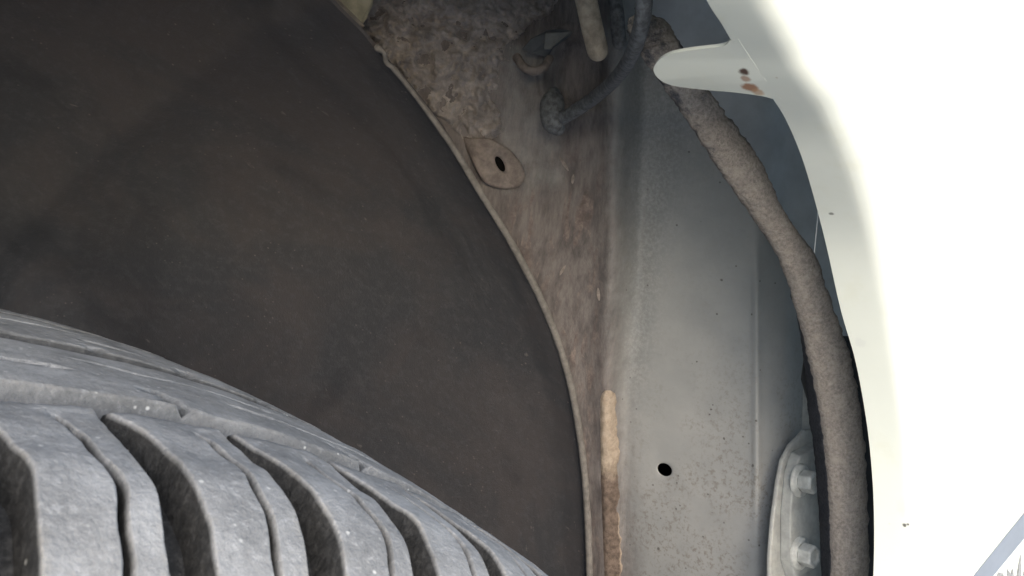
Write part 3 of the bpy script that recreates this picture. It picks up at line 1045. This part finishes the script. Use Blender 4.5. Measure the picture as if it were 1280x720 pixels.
# ------------------------------------------------------------------ fender
def build_fender():
    n = 180
    ie = P(*spline(IE, n).T)
    oe = P(*spline(OE, n).T)
    # the lip carries on as an even arch fore and aft of what the camera sees
    def extend(pts, front, nn):
        a_all = np.arctan2(pts[:, 0] - ARC_X, pts[:, 2] - ARC_Z)
        k = 0 if front else -1
        r0 = math.hypot(pts[k, 0] - ARC_X, pts[k, 2] - ARC_Z)
        end = -1.75 if front else 1.95
        a = np.linspace(a_all[k], end, nn + 1)[1:]
        r1 = np.linspace(r0, ARC_R * 1.0, nn)
        y1 = np.full(nn, pts[k, 1])
        q = np.stack([ARC_X + r1 * np.sin(a), y1, ARC_Z + r1 * np.cos(a)], -1)
        return q[::-1] if front else q
    ie = np.vstack([extend(ie, True, 60), ie, extend(ie, False, 16)])
    oe_x = np.vstack([extend(oe, True, 60), oe, extend(oe, False, 16)])
    n = len(ie)
    rows = []
    for i in range(n):
        A, B = ie[i], oe_x[i]
        rad = np.array([B[0] - ARC_X, 0, B[2] - ARC_Z])
        rad /= np.linalg.norm(rad)
        fl = (A - B)
        w = np.linalg.norm(fl)
        fl = fl / w
        R_ = min(0.0058, w * .42)
        pts = []
        # fillet: from the flange direction to the skin direction
        out = rad * 0.93 + np.array([0, -0.37, 0])
        out /= np.linalg.norm(out)
        p0 = B + fl * R_
        pts = [A, A * .5 + p0 * .5, A * .12 + p0 * .88]
        p2 = B + out * R_
        for t in np.linspace(0, 1, 9):
            pts.append((1 - t) ** 2 * p0 + 2 * t * (1 - t) * B + t * t * p2)
        # skin: away from the arch to the edge of the panel
        tm = 1.0
        for axis, lim in ((0, 0.62), (0, -0.62), (2, 0.90), (2, 0.19)):
            o_, d_ = p2[axis], rad[axis]
            if abs(d_) > 1e-6:
                tt = (lim - o_) / d_
                if tt > 0:
                    tm = min(tm, tt)
        for q in (0.012, 0.035, 0.08, 0.16, 0.3, 0.5, 0.75, 1.0):
            t = q * tm
            flare = 0.37 * 0.05 * (1 - math.exp(-t / 0.05))
            crown = 0.05 * max(0, (p2[2] + rad[2] * t - 0.70) / 0.2) ** 2 if rad[2] > 0 else 0.0
            tuck = 0.0
            pts.append(p2 + rad * t + np.array([0, -flare + crown + tuck, 0]))
        rows.append(pts)
    V = np.array(rows)
    m = V.shape[1]
    fd = mesh_obj('fender', V.reshape(-1, 3), grid_faces(n, m, flip=True), WHITE, car, label='glossy white front fender with a rolled arch lip')
    solidify(fd, 0.0011, 0)
    # mounting tab, in the plane of the flange
    top = np.array([(914, 47), (908, 54), (896, 57), (878, 59), (856, 62), (838, 66), (825, 73), (818, 83), (820, 92), (829, 100), (842, 105), (862, 108), (890, 111), (915, 113), (940, 116), (958, 119), (967, 122)], float)
    outl = spline(top, 70)
    back = spline(IE, 600)
    back = back[(back[:, 1] > 47) & (back[:, 1] < 122)]
    inner = np.stack([np.interp(np.linspace(47, 122, 70), back[:, 1], back[:, k]) for k in range(3)], -1)

    def onplane(px, py):
        return np.array([flange_pt(x, y) for x, y in zip(px, py)])
    tip = onplane(outl[:, 0], outl[:, 1])
    rootp = np.array([flange_pt(x + 10, y) for x, y in inner[:, :2]])
    ks = np.linspace(0, 1, 14)
    V = []
    tip[0], tip[-1] = rootp[0], rootp[-1]
    for k in ks:
        V.append(rootp * (1 - k) + tip * k)
    V = np.array(V)
    tb = mesh_obj('mounting_tab', V.reshape(-1, 3), grid_faces(len(ks), 70), WHITE, fd, label='white rounded fender tab with a rust spot at its root')
    solidify(tb, 0.0013, 0)
    # stripe and broken grey graphic stuck on the skin, at the rear of the fender
    bpy.context.view_layer.update()
    dg = bpy.context.evaluated_depsgraph_get()
    ev = fd.evaluated_get(dg)

    def on_skin(px, py, lift):
        d = Vector(P(px, py, 1.0) - CAMPOS).normalized()
        ok, loc, nn_, _ = ev.ray_cast(Vector(CAMPOS), d)
        if not ok:
            return None
        if nn_.dot(d) > 0:
            nn_ = -nn_
        return np.array(loc + nn_ * lift)
    hits = [on_skin(x, y, .0006) for x, y in ((1248, 680), (1275, 705), (1300, 700))]
    print('skin hits', hits)

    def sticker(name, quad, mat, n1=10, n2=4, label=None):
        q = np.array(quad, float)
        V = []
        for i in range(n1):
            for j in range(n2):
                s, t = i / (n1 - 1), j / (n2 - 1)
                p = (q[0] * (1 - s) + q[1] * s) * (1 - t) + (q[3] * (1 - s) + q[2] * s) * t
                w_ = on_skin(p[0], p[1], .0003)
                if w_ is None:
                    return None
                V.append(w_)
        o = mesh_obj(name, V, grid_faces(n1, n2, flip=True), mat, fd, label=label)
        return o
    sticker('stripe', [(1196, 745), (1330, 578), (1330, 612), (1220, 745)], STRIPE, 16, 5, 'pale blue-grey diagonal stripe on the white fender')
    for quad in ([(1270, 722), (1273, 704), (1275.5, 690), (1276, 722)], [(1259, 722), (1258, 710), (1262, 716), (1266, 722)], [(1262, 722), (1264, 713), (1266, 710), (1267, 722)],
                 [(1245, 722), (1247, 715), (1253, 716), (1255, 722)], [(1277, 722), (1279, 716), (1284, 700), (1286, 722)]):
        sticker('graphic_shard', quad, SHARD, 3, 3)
    return fd


fender = build_fender()


# ------------------------------------------------------------------ hinge plate with two hex bolts
def build_hinge():
    O = P(983, 640, .475)
    nrm = Wd(np.array([0.62, -0.78, 0.02])); nrm /= np.linalg.norm(nrm)
    upv = Wd(np.array([-0.07, -0.02, 1.0])); upv = upv - nrm * (upv @ nrm); upv /= np.linalg.norm(upv)
    side = np.cross(upv, nrm); side /= np.linalg.norm(side)
    if side @ Wd(np.array([1, 0, 0])) < 0:
        side = -side

    def loc(b, t, h):
        return O + side * b + upv * t + nrm * h

    def plate(name, outline, h0, h1, par, inset=0.0, label=None, bev=.0012):
        q = np.array(outline) / 1000.0
        n = len(q)
        c = q.mean(0)
        A = [loc(b, t, h0) for b, t in q]
        B = [loc(*(c + (np.array([b, t]) - c) * (1 - inset)), h1) for b, t in q]
        fc = [tuple(range(n, 2 * n)), tuple(range(n - 1, -1, -1))] + [(k, (k + 1) % n, n + (k + 1) % n, n + k) for k in range(n)]
        o = mesh_obj(name, A + B, fc, ZINC, par, smooth=False, label=label)
        bevel(o, bev, 3)
        return o
    hg = plate('door_hinge', [(-13, -75), (-21, -66), (-24.5, -52), (-25, -40), (-23, -20), (-18, 0), (-11, 20), (-5, 33), (4, 40), (20, 46), (34, 44), (34, -75)], 0, .0030, car, label='pale grey hinge plate with two hex bolts behind the foam strip')
    plate('hinge_pad', [(-9, -37), (-14, -24), (-11, 4), (-5, 26), (3, 36), (28, 38), (28, -37)], .003, .0095, hg, inset=.05, bev=.001)
    for b, t in ((1.0, 20.5), (-3.5, -21.5)):
        c = np.array([b, t]) / 1000
        # flange washer
        seg = 28
        rings = [(.0098, .0093), (.0098, .0104), (.0085, .0114), (.0064, .0118)]
        V = [loc(c[0] + r_ * math.cos(a), c[1] + r_ * math.sin(a), h) for r_, h in rings for a in np.linspace(0, 2 * math.pi, seg, endpoint=False)]
        fc = grid_faces(len(rings), seg, closed_m=True) + [tuple((len(rings) - 1) * seg + k for k in range(seg))]
        # hex head with a dished end
        hexr = [(.0068, .0112, 6), (.0068, .0186, 6), (.0060, .0196, 6), (.0046, .0196, 6), (.0036, .0184, 6), (.0001, .0182, 6)]
        base = len(V)
        hx = []
        for r_, h, s in hexr:
            for k in range(6):
                a = k * math.pi / 3 + .35
                hx.append(loc(c[0] + r_ * math.cos(a), c[1] + r_ * math.sin(a), h))
        bo = mesh_obj('bolt', hx, grid_faces(len(hexr), 6, closed_m=True), BOLT, hg, smooth=False)
        bevel(bo, .0005, 2)
        mesh_obj('bolt_flange', V, fc, BOLT, hg)


build_hinge()

# dark rubber stop and pale pillar strip seen past the panel edge, above the hinge
extrude_px('pillar_edge', [(985, 380), (1012, 400), (1050, 500), (1060, 760), (1050, 930), (975, 930), (990, 560), (1000, 470)], [.50, .50, .505, .51, .51, .505, .503, .5], .004, ZINC, car,
           'pale grey pillar edge between the panel and the foam strip', .001)
extrude_px('rubber_stop', [(1006, 436), (1013, 428), (1026, 440), (1040, 470), (1048, 530), (1040, 560), (1026, 540), (1010, 505), (1001, 474)], [.462, .458, .455, .455, .458, .462, .464, .466, .466], .014, BLACKP, car,
           'small black rubber stop behind the foam strip', .003, smooth=True)


# ------------------------------------------------------------------ cavity behind fender, shell and the rest of the body
def build_shell():
    # blue-grey inner wall above and behind the foam, then dark shell that closes the well
    gx = np.linspace(745, 1120, 40)
    gy = np.linspace(-240, 420, 60)
    X, Y = np.meshgrid(gx, gy, indexing='ij')
    D = panel_depth_s(np.minimum(X, 985), Y) + .022 + .03 * smoothstep(850, 1110, X)
    mesh_obj('inner_fender_wall', P(X, Y, D).reshape(-1, 3), grid_faces(40, 60), CAVITY, car, label='smooth blue-grey inner wall above the foam strip')
    # shell: unseen dark backing panels, added so no sky leaks through the gaps
    x0, x1, y0, y1, z0, z1 = -.62, .64, .50, .9, .16, .93
    V = [(x0, y0, z0), (x1, y0, z0), (x1, y0, z1), (x0, y0, z1)]
    o = mesh_obj('backing_shell', V, [(0, 1, 2, 3)], DARK, car)
    solidify(o, .004)
    V = [(.66, -.05, .16), (.66, .9, .16), (.66, .9, .93), (.66, -.05, .93)]
    o = mesh_obj('backing_bulkhead', V, [(0, 1, 2, 3)], DARK, car)
    solidify(o, .004)
    # bonnet
    n, m = 24, 20
    xs = np.linspace(-.62, .62, n)
    ys = np.concatenate([[-.075], np.linspace(-.05, 1.4, m - 1)])
    X, Y = np.meshgrid(xs, ys, indexing='ij')
    Z = .905 + .05 * (1 - np.exp(-(Y + .07) / .12)) + .04 * (X + .62) / 1.24 * (1 - np.exp(-(Y + .075) / .3))
    o = mesh_obj('bonnet', np.stack([X, Y, Z], -1).reshape(-1, 3), grid_faces(n, m), WHITE, car, label='white bonnet above the wheel arch')
    solidify(o, .004, 0)
    # front door behind the fender
    zs = np.linspace(.22, .92, 16)
    xs = np.linspace(.626, 1.6, 20)
    X, Z = np.meshgrid(xs, zs, indexing='ij')
    Y = -.105 + .03 * np.clip((Z - .65) / .27, 0, 1) ** 2 + .03 * np.clip((.4 - Z) / .2, 0, 1) ** 2
    dr = mesh_obj('front_door', np.stack([X, Y, Z], -1).reshape(-1, 3), grid_faces(20, 16, flip=True), WHITE, car, label='white front door behind the fender')
    solidify(dr, .03, -1)
    V = [(1.32, -.12, .80), (1.50, -.12, .80)]
    tube('door_handle', spline([(1.32, -.10, .80), (1.35, -.135, .80), (1.47, -.135, .805), (1.5, -.10, .805)], 14), .011, WHITE, dr, seg=10)
    V = [(.80, -.06, .94), (1.6, -.06, .94), (1.6, .12, 1.38), (1.15, .12, 1.36)]
    o = mesh_obj('window', V, [(0, 1, 2, 3)], GLASS, dr, smooth=False)
    solidify(o, .004)
    # front bumper and nose, rounding the corner ahead of the fender
    a = np.linspace(0, math.pi / 2, 18)
    bx = np.concatenate([-.626 - .28 * np.sin(a), np.full(6, -.906)])
    by = np.concatenate([-.10 + .30 * (1 - np.cos(a)), np.linspace(.3, 1.4, 6)])
    zs = np.linspace(.2, .93, 10)
    X, Z = np.meshgrid(bx, zs, indexing='ij')
    Y = np.repeat(by[:, None], 10, 1)
    o = mesh_obj('front_bumper', np.stack([X, Y, Z], -1).reshape(-1, 3), grid_faces(24, 10), WHITE, car, label='white front bumper ahead of the fender')
    solidify(o, .004, 0)
    xs = [.60, 1.6]
    prof_ = [(-.04, .15), (-.09, .16), (-.10, .19), (-.085, .215), (.02, .215)]
    V = [(x, y, z) for x in xs for y, z in prof_]
    o = mesh_obj('sill', V, grid_faces(2, 5), BLACKP, car, smooth=False)
    solidify(o, .003)


build_shell()

# ------------------------------------------------------------------ fine thread hanging off the lip
th = tube('thread', P(*spline(np.array([(1023, 262, .330), (1021, 285, .335), (1018, 315, .345)]), 12).T), .00025, THREAD, None, seg=6)
th['label'] = 'fine pale thread hanging between the fender lip and the foam strip'
th['category'] = 'thread'
